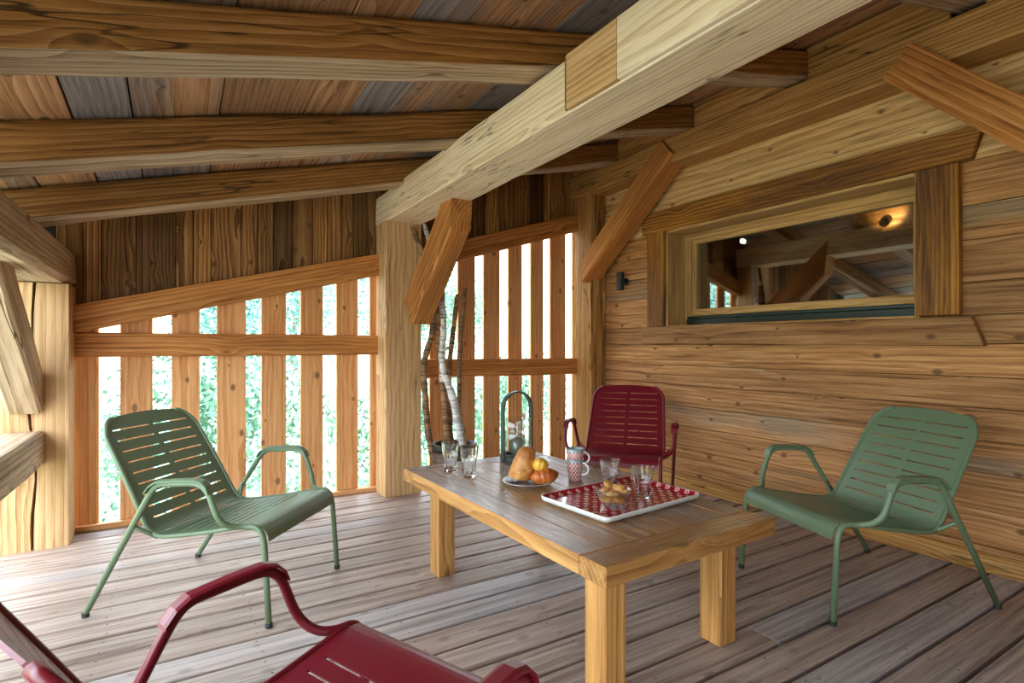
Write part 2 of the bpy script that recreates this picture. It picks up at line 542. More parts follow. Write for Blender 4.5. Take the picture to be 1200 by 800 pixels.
rng = random.Random(11)
YB = 4.30      # inner face of the back wall
XR = 3.52      # face of the right wall
YN = -2.2      # the end of the terrace behind the camera
def raf_bottom(x, y):
    # underside of the rafters: the old roof twists slightly along its length
    t = (y - 1.94) / (3.66 - 1.94)
    zl = 1.905 + t * (1.815 - 1.905); zr = 2.800 + t * (2.765 - 2.800)
    return zl + (zr - zl) * (x + 0.5) / 3.8
RH = 0.178
def ceil_z(x, y):
    return raf_bottom(x, y) + RH

# ------------------------------------------------------------------ floor
bpy_floor = struct(link('floor', box_me('floor', 4.9, YB + 0.1 - YN, 0.10, 0), M['shade'], None,
                 Matrix.Translation((1.45, (YB + 0.1 + YN) / 2, -0.15))))
bw = 0.157
y = 1.116 - bw * 21
row = 0
while y < YB + 0.05:
    y1 = min(y + bw, YB + 0.1)
    cuts = [-0.98, XR + 0.02]
    if row % 9 == 4: cuts.insert(1, rng.uniform(2.0, 2.6))
    for a, b in zip(cuts[:-1], cuts[1:]):
        me = box_me('deck_board', b - a - 0.004, y1 - y - 0.018, 0.036, 0.004)
        o = link('deck_board', me, M['floor'], bpy_floor, Matrix.Translation(((a + b) / 2, (y + y1) / 2, -0.018 - rng.uniform(0, 0.0015))) @ Matrix.Rotation(rng.uniform(-0.0012, 0.0012), 4, 'X'))
    y = y1; row += 1
# nail heads in rows over the joists: too small to pick apart
vs, fs = [], []
for j in range(-2, 8):
    xj = 0.28 + j * 0.52
    yy = 1.116 - bw * 21
    while yy < YB - 0.05:
        for dy in (0.035, 0.122):
            cx, cy = xj + rng.uniform(-0.012, 0.012), yy + dy + rng.uniform(-0.006, 0.006)
            if cx > XR - 0.02 or cx < -0.9: continue
            n0 = len(vs)
            for k in range(6):
                vs.append((cx + 0.0042 * math.cos(k * 1.047), cy + 0.0042 * math.sin(k * 1.047), 0.0006))
            fs.append(tuple(range(n0, n0 + 6)))
        yy += bw
nails = link('deck_nails', mesh('deck_nails', vs, fs), M['steel'], bpy_floor)
nails['kind'] = 'stuff'

# ------------------------------------------------------------------ ceiling
X0c, X1c = -1.25, 3.75
Y0c, Y1c = YN - 0.1, YB + 0.25
def roofpt(x, y, up): return Vector((x, y, ceil_z(x, y) + up))
vs = [roofpt(x, y, u) for u in (0.055, 0.15) for x in (X0c, X1c) for y in (Y0c, Y1c)]
roof = struct(link('ceiling', mesh('ceiling', vs, [(0, 1, 3, 2), (4, 6, 7, 5), (0, 4, 5, 1), (2, 3, 7, 6), (0, 2, 6, 4), (1, 5, 7, 3)]), M['roof']))
seams = [-1.25, -1.0, -0.80, -0.60, -0.359, -0.157, 0.169, 0.538, 0.76, 0.983, 1.20, 1.427, 1.66, 1.86, 2.09, 2.30, 2.52, 2.73, 2.97, 3.18, 3.42, 3.75]
for a, b in zip(seams[:-1], seams[1:]):
    xm = (a + b) / 2
    p0 = roofpt(xm, Y0c, 0.022); p1 = roofpt(xm, Y1c, 0.022)
    me = box_me('ceiling_board', (p1 - p0).length, (b - a) * 1.028 - 0.006, 0.03, 0.003)
    slope = (ceil_z(b, 2) - ceil_z(a, 2)) / (b - a)
    link('ceiling_board', me, M['ceil'], roof, frame((p0 + p1) / 2 + Vector((0, 0, rng.uniform(0, 0.004))), p1 - p0, (-1, 0, -slope)))

# ------------------------------------------------------------------ back wall: dark boards above, open slats below
def diag_bottom(x):   # underside of the slanting rail
    return 1.228 + (x + 0.53) * 0.254 if x < 1.5 else 1.745 + (x - 1.65) * 0.312
wall_back = struct(empty('wall_back', (1.4, YB + 0.03, 0)))
def vboard(name, x0, x1, b0, b1, t0, t1, y, T, mat, parent):
    """vertical board with sloping ends; local X runs up"""
    zc = (b0 + t1) / 2; xc = (x0 + x1) / 2
    # local X = up, local Y = -worldX  (so z = up x (-X) ... faces -Y)
    poly = [(b0 - zc, -(x0 - xc)), (b1 - zc, -(x1 - xc)), (t1 - zc, -(x1 - xc)), (t0 - zc, -(x0 - xc))]
    me = prism_me(name, poly, T, 0.003)
    return link(name, me, M[mat], parent, frame((xc, y, zc), (0, 0, 1), (-1, 0, 0)))
ed = [-0.62, -0.488, -0.398, -0.215, 0.003, 0.105, 0.21, 0.396, 0.50, 0.609, 0.738, 0.883, 0.99, 1.099, 1.185, 1.30, 1.42, 1.56, 1.70, 1.88, 2.06, 2.20, 2.36, 2.499, 2.653, 2.84, 3.008, 3.088, 3.20, 3.294, 3.411, 3.58]
for a, b in zip(ed[:-1], ed[1:]):
    vboard('back_board', a + 0.002, b - 0.002, diag_bottom(a) + 0.06, diag_bottom(b) + 0.06, ceil_z(a, YB), ceil_z(b, YB),
           YB + 0.022 + rng.uniform(-0.004, 0.004), 0.028, 'back', wall_back)
# gable skin behind the dark boards keeps the daylight out
vs = []
for x in (-0.9, 1.5, 1.501, 3.6):
    vs += [(x, YB + 0.045, diag_bottom(x) + 0.08), (x, YB + 0.045, ceil_z(x, YB) + 0.05)]
vs += [(a, b + 0.02, c) for a, b, c in vs]
fs = []
for i in range(3):
    fs += [(2 * i, 2 * i + 1, 2 * i + 3, 2 * i + 2), (2 * i + 8, 2 * i + 10, 2 * i + 11, 2 * i + 9), (2 * i, 2 * i + 2, 2 * i + 10, 2 * i + 8), (2 * i + 1, 2 * i + 9, 2 * i + 11, 2 * i + 3)]
fs += [(0, 8, 9, 1), (6, 7, 15, 14)]
link('gable_skin', mesh('gable_skin', vs, fs), M['shade'], wall_back)
sl = [(-0.547, -0.411), (-0.301, -0.127), (-0.021, 0.143), (0.246, 0.428), (0.529, 0.696), (0.798, 0.958), (1.06, 1.225), (1.321, 1.42),
      (1.60, 1.72), (1.832, 1.974), (2.096, 2.263), (2.349, 2.517), (2.607, 2.756), (2.852, 2.998), (3.078, 3.263), (3.347, 3.50)]
for a, b in sl:
    vboard('slat', a, b, 0.0, 0.0, diag_bottom(a) + 0.07, diag_bottom(b) + 0.07, YB + 0.03, 0.028, 'slat', wall_back)
link('sill_strip', box_me('sill_strip', 4.2, 0.05, 0.035), M['slat'], wall_back, Matrix.Translation((1.5, YB - 0.005, 0.0175)))

def railme(name, x0, x1, zb0, zb1, hgt, yc, T, mat, label, seed):
    p0 = Vector((x0, yc, zb0 + hgt / 2)); p1 = Vector((x1, yc, zb1 + hgt / 2))
    o = beam(name, p0, p1, T, hgt, mat, side=(0, 1, 0), seed=seed, ch=0.006, rough=0.003)
    return tag(o, label, 'rail')
railme('slanting_rail', -0.53, 1.375, diag_bottom(-0.53), diag_bottom(1.36), 0.165, YB - 0.045, 0.09, 'orange', 'orange slanting rail between the thick left post and the centre post', 3)
railme('slanting_rail', 1.64, 3.36, diag_bottom(1.65), diag_bottom(3.34), 0.165, YB - 0.045, 0.09, 'orange', 'slanting rail rising from behind the birch branches to the corner post', 4)
railme('cross_rail', -0.54, 1.375, 1.08, 1.08, 0.152, YB - 0.035, 0.07, 'orange', 'level orange cross rail behind the blue-green chair', 5)
railme('cross_rail', 1.64, 3.35, 0.885, 0.875, 0.155, YB - 0.035, 0.07, 'orange', 'level cross rail behind the birch branches and the lantern', 6)

# ------------------------------------------------------------------ posts, plates, purlin, braces, rafters
def post(name, x0, x1, y0, y1, z1, mat, label, seed):
    o = beam(name, ((x0 + x1) / 2, (y0 + y1) / 2, 0), ((x0 + x1) / 2, (y0 + y1) / 2, z1), x1 - x0, y1 - y0, mat, side=(-1, 0, 0), seed=seed, ch=0.008, rough=0.004)
    return tag(o, label, 'post')
# thick left post with its long open crack
lp = empty('timber_post', (-0.68, 4.16, 0))
tag(lp, 'thick pale timber post with a long open crack, under the weathered eaves beam', 'post')
crk = [(z, -0.690 + 0.010 * math.sin(z * 5) + 0.02 * mnoise.noise(Vector((z * 3.1, 4, 1)))) for z in [i * 0.1 for i in range(15)] + [1.505]]
def half(side):
    n = len(crk)
    poly = []
    if side > 0:
        poly = [(z, -(x + 0.013 + 0.004 * math.sin(z * 9))) for z, x in crk] + [(1.505, 0.523), (0, 0.523)]
    else:
        poly = [(z, -x + 0.0) for z, x in crk] + [(1.505, 0.86), (0, 0.86)]
    zc, yc = 0.75, 0.68
    me = prism_me('post_half', [(a - zc, b - yc) for a, b in poly], 0.26, 0)
    return link('post_half', me, M['post'], lp, frame((-0.68, 4.16, zc), (0, 0, 1), (-1, 0, 0)))
half(1); half(-1)
post('timber_post', 1.359, 1.648, 4.045, 4.285, 2.10, 'post', 'square timber post carrying the long pale purlin, beside the birch branches', 21)
post('timber_post', 3.335, 3.515, 4.02, 4.285, 2.60, 'beam', 'narrow corner post where the slatted wall meets the boarded wall', 22)
# eaves beam, brace and rail at the left opening
tag(beam('eaves_beam', (-0.66, 4.30, 1.615), (-0.66, YN, 1.615), 0.28, 0.215, 'hewn', side=(1, 0, 0), seed=31, ch=0.03, rough=0.014), 'weathered grey hewn eaves beam resting on the thick cracked post', 'beam')
tag(beam('knee_brace', (-0.71, 4.05, 0.85), (-0.71, 3.18, 1.56), 0.15, 0.20, 'hewn', side=(1, 0, 0), seed=32, cut0=0.0), 'weathered knee brace between the thick cracked post and the eaves beam', 'brace')
tag(beam('guard_rail', (-0.72, 4.035, 0.575), (-0.72, YN, 0.575), 0.18, 0.19, 'hewn', side=(1, 0, 0), seed=33, ch=0.01), 'low weathered guard rail butting against the thick cracked post', 'rail')
post('timber_post', -0.86, -0.60, 0.15, 0.41, 1.51, 'post', 'timber post of the open eaves side with nothing fixed to it', 34)
# centre purlin in spliced lengths
pur = empty('purlin', (1.505, 1.0, 2.10))
tag(pur, 'long pale purlin with a spliced joint, spanning above the coffee table', 'beam')
beam('purlin_length', (1.505, 4.29, 2.21), (1.505, YN, 2.21), 0.29, 0.225, 'pale', side=(1, 0, 0), parent=pur, seed=41, ch=0.010)
beam('splice_plate', (1.354, 1.772, 2.212), (1.354, 1.478, 2.212), 0.024, 0.222, 'post', side=(1, 0, 0), parent=pur, seed=42, ch=0.003, rough=0.001)
beam('facing_length', (1.354, 1.475, 2.212), (1.354, YN, 2.212), 0.024, 0.222, 'pale', side=(1, 0, 0), parent=pur, seed=43, ch=0.003, rough=0.001)
link('splice_wedge', box_me('splice_wedge', 0.012, 0.012, 0.222, 0.002), M['trimdark'], pur, frame((1.350, 1.779, 2.212), (0, 0, 1), (1, 0, 0)) @ Matrix.Scale(18.5, 4, (1, 0, 0)) @ Matrix.Scale(0.054, 4, (0, 0, 1)))
def brace(name, x, w, p, q, hgt, mat, label, seed, c0=0.0, c1=0.0):
    o = beam(name, (x, p[0], p[1]), (x, q[0], q[1]), w, hgt, mat, side=(1, 0, 0), seed=seed, ch=0.009, rough=0.005, cut0=c0, cut1=c1)
    return tag(o, label, 'brace')
brace('knee_brace', 1.58, 0.15, (3.965, 1.405), (3.20, 2.085), 0.25, 'orange', 'stout orange knee brace from the centre post up to the pale purlin', 51, c0=0.0, c1=1.1)
brace('knee_brace', 3.355, 0.20, (4.05, 1.86), (3.02, 2.70), 0.18, 'orange', 'orange knee brace from the corner post up to the wall plate', 52, c0=0.8)
brace('knee_brace', 3.34, 0.15, (1.42, 2.66), (0.36, 1.60), 0.19, 'orange', 'orange knee brace leaning off the wall plate above the green chair', 53)
post('timber_post', 3.26, 3.50, 0.10, 0.36, 2.58, 'beam', 'timber post standing against the boarded wall, carrying a leaning brace', 54)
tag(beam('plate_beam', (3.42, 4.30, 2.685), (3.42, YN, 2.685), 0.25, 0.20, 'beam', side=(1, 0, 0), seed=61, ch=0.012), 'brown wall plate beam along the top of the boarded window wall', 'beam')
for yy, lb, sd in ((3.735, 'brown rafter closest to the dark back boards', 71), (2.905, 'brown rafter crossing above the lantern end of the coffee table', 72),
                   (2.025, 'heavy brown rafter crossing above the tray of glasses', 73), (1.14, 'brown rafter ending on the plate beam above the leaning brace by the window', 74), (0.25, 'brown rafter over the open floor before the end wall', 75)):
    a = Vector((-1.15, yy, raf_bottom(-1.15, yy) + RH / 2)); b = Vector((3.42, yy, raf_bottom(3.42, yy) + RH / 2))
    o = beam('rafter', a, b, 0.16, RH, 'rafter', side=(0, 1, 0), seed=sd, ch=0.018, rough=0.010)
    # paler undersides: bare sapwood, with light off the floor put into the colour
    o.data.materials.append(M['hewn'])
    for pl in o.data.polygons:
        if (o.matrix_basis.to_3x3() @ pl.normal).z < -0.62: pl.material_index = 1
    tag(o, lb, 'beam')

# ------------------------------------------------------------------ right wall with its horizontal boards and window
WY0, WY1, WZ0, WZ1 = 1.41, 3.25, 1.30, 2.12
wall_right = empty('wall_right', (XR, 1.0, 0)); struct(wall_right)
def wallbox(x0, x1, y0, y1, z0, z1, name='wall_core', mat='shade'):
    return link(name, box_me(name, x1 - x0, y1 - y0, z1 - z0, 0), M[mat], wall_right, Matrix.Translation(((x0 + x1) / 2, (y0 + y1) / 2, (z0 + z1) / 2)))
wallbox(XR + 0.03, XR + 0.30, YN, YB + 0.1, 0, WZ0)
wallbox(XR + 0.03, XR + 0.30, YN, YB + 0.1, WZ1, 3.05)
wallbox(XR + 0.03, XR + 0.30, YN, WY0, WZ0, WZ1)
wallbox(XR + 0.03, XR + 0.30, WY1, YB + 0.1, WZ0, WZ1)
def hboard(y0, y1, z0, z1, x=XR, T=0.03, mat='clad', name='wall_board'):
    me = box_me(name, y1 - y0, z1 - z0 - 0.003, T, 0.003)
    return link(name, me, M[mat], wall_right, frame((x + T / 2 + rng.uniform(0, 0.004), (y0 + y1) / 2, (z0 + z1) / 2), (0, 1, 0), (0, 0, 1)))
def course(ya, yb, z0, z1):
    cuts = [ya, yb]
    if yb > 3 and yb - ya > 3 and rng.random() < 0.25: cuts.insert(1, rng.choice([rng.uniform(-0.5, 0.6), rng.uniform(2.9, 3.4), rng.uniform(1.9, 2.6)]))
    elif yb - ya > 3: cuts.insert(1, rng.uniform(-1.0, 0.4))
    for a, b in zip(cuts[:-1], cuts[1:]): hboard(a + 0.001, b - 0.001, z0, z1)
zs = [0.0, 0.13, 0.31, 0.50, 0.66, 0.83, 0.99, 1.16, 1.31]
for a, b in zip(zs[:-1], zs[1:]): course(YN, YB - 0.01, a, b)
zs = [1.31, 1.48, 1.70, 1.88, 2.11]
for a, b in zip(zs[:-1], zs[1:]):
    course(YN, WY0, a, b)
zs = [1.31, 1.43, 1.56, 1.74, 1.93, 2.11]
for a, b in zip(zs[:-1], zs[1:]):
    course(WY1, YB - 0.01, a, b)
zs = [2.11, 2.30, 2.62]
for a, b in zip(zs[:-1], zs[1:]): hboard(YN + 0.001, YB - 0.012, a, b, mat='upper')
# blocking boards over the wall plate between the rafters
for a, b in ((3.82, 4.30), (2.99, 3.655), (2.11, 2.825), (1.225, 1.945), (0.335, 1.06), (-0.565, 0.165)):
    zb, zt = 2.785, ceil_z(3.36, (a + b) / 2)
    hboard(a - 0.01, b + 0.01, zb, zt, x=3.345, T=0.03, mat='beam', name='blocking_board')

win = struct(empty('window_1', (3.72, (WY0 + WY1) / 2, WZ0)))
def wbox(name, x0, x1, y0, y1, z0, z1, mat, along='Y', b=0.003, parent=None):
    if along == 'Y':
        me = box_me(name, y1 - y0, z1 - z0, x1 - x0, b); fr = frame(((x0 + x1) / 2, (y0 + y1) / 2, (z0 + z1) / 2), (0, 1, 0), (0, 0, 1))
    else:
        me = box_me(name, z1 - z0, y1 - y0, x1 - x0, b); fr = frame(((x0 + x1) / 2, (y0 + y1) / 2, (z0 + z1) / 2), (0, 0, 1), (0, -1, 0))
    return link(name, me, M[mat], parent or win, fr)
# reveal boards
wbox('reveal_board', 3.50, 3.79, WY1 - 0.025, WY1, WZ0, WZ1, 'frame', 'Z')
wbox('reveal_board', 3.50, 3.79, WY0, WY0 + 0.025, WZ0, WZ1, 'frame', 'Z')
wbox('reveal_board', 3.50, 3.79, WY0 + 0.026, WY1 - 0.026, WZ1 - 0.03, WZ1, 'frame')
wbox('reveal_board', 3.50, 3.79, WY0 + 0.026, WY1 - 0.026, WZ0, WZ0 + 0.018, 'frame')
# fixed frame and sash
for (n, a, b, c, d, al) in (('frame_head', WY0 + 0.02, WY1 - 0.02, 2.035, 2.09, 'Y'), ('frame_jamb', WY1 - 0.085, WY1 - 0.025, 1.32, 2.09, 'Z'), ('frame_jamb', WY0 + 0.025, WY0 + 0.085, 1.32, 2.09, 'Z')):
    wbox(n, 3.702 if n == 'frame_head' else 3.706, 3.79, a, b, c, d, 'frame', al)
sash = wbox('sash_rail', 3.725, 3.785, WY0 + 0.08, WY1 - 0.08, 1.400, 1.455, 'frame')
wbox('sash_rail', 3.725, 3.785, WY0 + 0.08, WY1 - 0.08, 2.005, 2.04, 'frame')
wbox('sash_stile', 3.7285, 3.7815, WY1 - 0.125, WY1 - 0.08, 1.40, 2.04, 'frame', 'Z')
wbox('sash_stile', 3.7285, 3.7815, WY0 + 0.08, WY0 + 0.125, 1.40, 2.04, 'frame', 'Z')
wbox('pane', 3.745, 3.757, WY0 + 0.12, WY1 - 0.12, 1.45, 2.01, 'pane', b=0)
wbox('weather_strip', 3.69, 3.775, WY0 + 0.05, WY1 - 0.05, 1.32, 1.372, 'gasket')
wbox('weather_strip', 3.70, 3.775, WY0 + 0.05, WY1 - 0.05, 1.374, 1.398, 'gasket')

def trim(name, poly, T, x, mat, num):
    """poly in (y, z) world"""
    yc = sum(p[0] for p in poly) / len(poly); zc = sum(p[1] for p in poly) / len(poly)
    me = prism_me(name, [(a - yc, b - zc) for a, b in poly], T, 0.004)
    return struct(link(name, me, M[mat], None, frame((x, yc, zc), (0, 1, 0), (0, 0, 1))))
trim('trim_1', [(1.17, 2.11), (3.50, 2.11), (3.52, 2.285), (1.12, 2.275)], 0.045, XR - 0.022, 'trimdark', 1)
trim('trim_2', [(1.115, 1.148), (3.49, 1.172), (3.49, 1.312), (1.17, 1.302)], 0.05, XR - 0.025, 'clad', 2)
def vtrim(name, y0, y1, z0, z1, x0, x1, mat):
    me = box_me(name, z1 - z0, y1 - y0, x1 - x0, 0.004)
    return struct(link(name, me, M[mat], None, frame(((x0 + x1) / 2, (y0 + y1) / 2, (z0 + z1) / 2), (0, 0, 1), (0, -1, 0))))
vtrim('trim_3', WY1 + 0.001, 3.445, 1.313, 2.108, XR - 0.045, XR - 0.001, 'trimdark')
vtrim('trim_4', 1.222, WY0 + 0.01, 1.313, 2.108, XR - 0.045, XR - 0.001, 'trimdark')
# skirting along the boarded wall
bb = struct(link('baseboard_right', box_me('baseboard_right', YB - 0.3 - YN, 0.10, 0.02, 0.003), M['beam'], None, frame((XR - 0.011, (YB - 0.3 + YN) / 2, 0.051), (0, 1, 0), (0, 0, 1))))

# unseen terrace end behind the camera, closed across to darken the right side
wr = struct(link('wall_rear', box_me('wall_rear', 4.1, 2.9, 0.1, 0), M['shade'], None, frame((1.47, YN - 0.06, 1.4), (1, 0, 0), (0, 0, 1))))
x = -0.56
while x < 3.4:
    hgt = ceil_z(x, YN) - 0.02
    link('rear_board', box_me('rear_board', hgt, 0.196, 0.025), M['clad'], wr, frame((x + 0.1, YN + 0.006, hgt / 2), (0, 0, 1), (1, 0, 0)))
    x += 0.2

# room behind the window glass
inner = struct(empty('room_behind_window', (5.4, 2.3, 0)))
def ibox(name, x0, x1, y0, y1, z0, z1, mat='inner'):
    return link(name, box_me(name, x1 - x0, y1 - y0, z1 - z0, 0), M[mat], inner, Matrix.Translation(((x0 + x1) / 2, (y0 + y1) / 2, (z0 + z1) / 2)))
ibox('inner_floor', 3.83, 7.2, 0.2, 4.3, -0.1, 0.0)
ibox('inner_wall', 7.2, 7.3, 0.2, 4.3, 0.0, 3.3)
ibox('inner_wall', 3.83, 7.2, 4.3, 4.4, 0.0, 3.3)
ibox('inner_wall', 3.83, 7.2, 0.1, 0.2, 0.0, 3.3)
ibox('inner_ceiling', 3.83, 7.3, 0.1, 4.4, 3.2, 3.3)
# sloping lining board that one lamp washes
o = beam('inner_beam', (5.45, 4.28, 2.36), (5.45, 0.22, 2.36), 0.2, 0.42, 'rafter', side=(1, 0, 0), seed=91)
tag(o, 'dark beam inside the room behind the window glass', 'beam')
def spot(name, loc, aim, label, energy):
    t = empty(name, loc)
    body = link('housing', lathe_me('housing', [(0, -0.06), (0.04, -0.06), (0.04, 0.06), (0.034, 0.06), (0.034, 0.03), (0, 0.03)], 20), M['black'], None)
    q = Vector(aim).to_track_quat('Z', 'Y').to_matrix().to_4x4()
    lput(body, t, q)
    bl = link('bulb', lathe_me('bulb', [(0, 0.058), (0.016, 0.055), (0.022, 0.045), (0.02, 0.034), (0, 0.034)], 16), M['bulb'])
    lput(bl, t, q)
    ld = bpy.data.lights.new('lamp_light', 'SPOT'); ld.energy = energy; ld.color = (1, 0.76, 0.42); ld.spot_size = R(110); ld.spot_blend = 0.6; ld.shadow_soft_size = 0.02
    lo = bpy.data.objects.new('lamp_light', ld); COL.objects.link(lo)
    lput(lo, t, q @ Matrix.Translation((0, 0, 0.07)) @ Matrix.Rotation(math.pi, 4, 'X'))
    tag(t, label, 'lamp')
    return t

# ------------------------------------------------------------------ wall lamp on the boarded wall
sc = empty('wall_lamp', (XR, 3.74, 1.735))
tag(sc, 'small black cylindrical wall lamp beside the window, on the boards', 'lamp')
o = link('lamp_tube', lathe_me('lamp_tube', [(0.024, -0.07), (0.031, -0.082), (0.034, -0.08), (0.034, 0.08), (0.031, 0.082), (0.024, 0.07), (0.0, 0.07)], 24), M['black'])
lput(o, sc, Matrix.Translation((-0.075, 0, 0)))
o = link('lamp_glass', lathe_me('lamp_glass', [(0, -0.07), (0.025, -0.07), (0.025, -0.066), (0, -0.066)], 24), M['glass'])
lput(o, sc, Matrix.Translation((-0.075, 0, 0)))
o = link('wall_bracket', lathe_me('wall_bracket', [(0, 0), (0.032, 0), (0.032, 0.014), (0.016, 0.018), (0.012, 0.05), (0, 0.05)], 20), M['black'])
lput(o, sc, Matrix.Rotation(R(-90), 4, 'Y'))

# ------------------------------------------------------------------ slotted metal armchair
def chair_profile():
    # side view (s from rear foot, z): top of the back down to the front lip
    key = [(-0.030, 0.835), (0.032, 0.742), (0.106, 0.624), (0.180, 0.502), (0.232, 0.412), (0.260, 0.370), (0.292, 0.350), (0.332, 0.345), (0.42, 0.356),
           (0.53, 0.373), (0.64, 0.394), (0.71, 0.408), (0.755, 0.411), (0.785, 0.400), (0.805, 0.375), (0.812, 0.345)]
    # resample as Catmull-Rom
    pts = []
    for i in range(len(key) - 1):
        p0 = Vector(key[max(i - 1, 0)]); p1 = Vector(key[i]); p2 = Vector(key[i + 1]); p3 = Vector(key[min(i + 2, len(key) - 1)])
        for j in range(8):
            t = j / 8
            pts.append(0.5 * ((2 * p1) + (p2 - p0) * t + (2 * p0 - 5 * p1 + 4 * p2 - p3) * t * t + (3 * p1 - p0 - 3 * p2 + p3) * t ** 3))
    pts.append(Vector(key[-1]))
    L = [0.0]
    for a, b in zip(pts[:-1], pts[1:]): L.append(L[-1] + (b - a).length)
    return pts, L
PR, PL = chair_profile()
def prof_at(u):
    u = max(0.0, min(PL[-1], u))
    for i in range(len(PL) - 1):
        if PL[i + 1] >= u:
            f = (u - PL[i]) / max(1e-9, PL[i + 1] - PL[i])
            return PR[i] * (1 - f) + PR[i + 1] * f
    return PR[-1]
def half_w(u):
    return 0.262 + 0.020 * min(1, u / 0.5)
def drop(t):   # how far below the crown the top edge sits, t = |x|/half width
    return 0.026 * t ** 2 + 0.072 * max(0.0, (t - 0.72) / 0.28) ** 2.4
def shell_me(name, u0, u1, slots, has_top):
    xs = [-1, -0.97, -0.93, -0.88, -0.84, -0.66, -0.45, -0.25, -0.05, 0.05, 0.25, 0.45, 0.66, 0.84, 0.88, 0.93, 0.97, 1]
    sw = 0.0075
    us = set([round(u0, 4), round(u1, 4)])
    for c in slots: us.add(round(c - sw / 2, 4)); us.add(round(c + sw / 2, 4))
    us = sorted(us)
    rows = []
    for a, b in zip(us[:-1], us[1:]):
        slot = any(abs((a + b) / 2 - c) < 1e-3 for c in slots)
        n = 1 if slot else max(1, int((b - a) / 0.014))
        for k in range(n): rows.append((a + (b - a) * k / n, slot))
    rows.append((us[-1], False))
    first_slot = min(slots) - sw / 2
    vs, fs = [], []
    for u, _ in rows:
        for t in xs:
            uu = u
            ue = first_slot if abs(t) < 0.85 else 0.16
            if has_top and u < ue:
                d = drop(abs(t))
                uu = d + (ue - d) * (u - u0) / (ue - u0)
            p = prof_at(uu)
            # the sides of the back dish forward slightly
            dish = 0.012 * t * t * max(0, 1 - u / 0.5)
            vs.append((t * half_w(uu), p.x - 0.41 + dish, p.y))
    nx = len(xs)
    for i in range(len(rows) - 1):
        for k in range(nx - 1):
            if rows[i][1] and (4 <= k <= 7 or 9 <= k <= 12): continue
            a = i * nx + k
            fs.append((a, a + 1, a + nx + 1, a + nx))
    me = mesh(name, vs, fs)
    bm = bmesh.new(); bm.from_mesh(me)
    bmesh.ops.recalc_face_normals(bm, faces=list(bm.faces))
    bmesh.ops.solidify(bm, geom=list(bm.faces), thickness=0.005)
    bm.to_mesh(me); bm.free()
    return me
UB = 0.535   # where the back turns into the seat
back_me = shell_me('backrest', 0.0, UB, [0.075 + i * 0.054 for i in range(9)], True)
seat_me = shell_me('seat', UB, PL[-1], [0.585 + i * 0.05 for i in range(8)], False)

def make_chair(name, mat):
    t = empty(name)
    pieces = []
    def part(n, me, mt=None, smooth=True, parent=None):
        if me.users:
            me = me.copy()
        me.materials.clear()
        o = link(n, me, mt or mat, None, None, smooth)
        lput(o, parent or t, Matrix())
        return o
    part('backrest', back_me, None, False); part('seat', seat_me, None, False)
    for sx in (-1, 1):
        # one bent tube: rear foot, arm, down to the seat, over the knee, front foot
        P = [(0.335, 0.0, 0.014), (0.372, 0.348, 0.560), (0.374, 0.380, 0.588), (0.374, 0.560, 0.598), (0.374, 0.602, 0.570), (0.372, 0.645, 0.450), (0.330, 0.672, 0.412), (0.298, 0.715, 0.406),
             (0.296, 0.765, 0.408), (0.296, 0.795, 0.372), (0.300, 0.82, 0.014)]
        pts = rounded([(sx * a, b - 0.41, c) for a, b, c in P], {1: 0.05, 2: 0.03, 3: 0.05, 4: 0.04, 5: 0.05, 6: 0.04, 7: 0.03, 8: 0.05, 9: 0.05}, 4)
        leg = part('arm_and_leg_frame', tube_me('arm_and_leg_frame', pts, 0.0125, 10))
        for (a, b) in ((0.335, 0.0), (0.300, 0.82)):
            f = link('foot_cap', lathe_me('foot_cap', [(0, 0), (0.0135, 0), (0.0145, 0.004), (0.0145, 0.02), (0.0, 0.02)], 12), M['rubber'])
            lput(f, leg, Matrix.Translation((sx * a, b - 0.41, 0)))
        # flat arm pad riding on the tube
        A = [(0.328, 0.553), (0.350, 0.580), (0.380, 0.598), (0.47, 0.607), (0.555, 0.611), (0.586, 0.603), (0.606, 0.584), (0.616, 0.560)]
        vs, fs = [], []
        for i, (s_, z_) in enumerate(A):
            for dx, dz in ((-0.021, -0.004), (-0.021, 0.002), (-0.012, 0.006), (0.012, 0.006), (0.021, 0.002), (0.021, -0.004)):
                vs.append((sx * 0.374 + dx, s_ - 0.41, z_ + dz))
        for i in range(len(A) - 1):
            for k in range(6):
                a = i * 6 + k; b = i * 6 + (k + 1) % 6
                fs.append((a, b, b + 6, a + 6))
        fs += [(5, 4, 3, 2, 1, 0), tuple(range((len(A) - 1) * 6, len(A) * 6))]
        part('arm_pad', mesh('arm_pad', vs, fs), None, False)
        # rim tube following the shell edge from the top corner to the knee
        rim = []
        for tt in (0.70, 0.78, 0.85, 0.90, 0.94, 0.97, 0.99, 1.0):
            u = drop(tt); p = prof_at(u)
            rim.append((sx * tt * (half_w(u) + 0.006), p.x - 0.41 + 0.012 * tt * tt, p.y - 0.003))
        u = 0.125
        while u < PL[-1] - 0.09:
            p = prof_at(u)
            rim.append((sx * (half_w(u) + 0.006), p.x - 0.41 + 0.012 * max(0, 1 - u / 0.5), p.y - 0.003))
            u += 0.03
        rim.append((sx * 0.292, 0.70 - 0.41, 0.400))
        part('rim_tube', tube_me('rim_tube', rim, 0.0095, 8))
    # stretcher under the seat
    part('stretcher', tube_me('stretcher', [(-0.360, 0.250 - 0.41, 0.405), (-0.275, 0.285 - 0.41, 0.335), (0.275, 0.285 - 0.41, 0.335), (0.360, 0.250 - 0.41, 0.405)], 0.009, 8))
    return t
def seat_at(t, c, face):
    t.matrix_basis = Matrix.Translation((c[0], c[1], 0)) @ Matrix.Rotation(math.atan2(-face[0], face[1]), 4, 'Z')
G = 'slotted metal armchairs around the table'
c1 = make_chair('metal_armchair', M['green'])
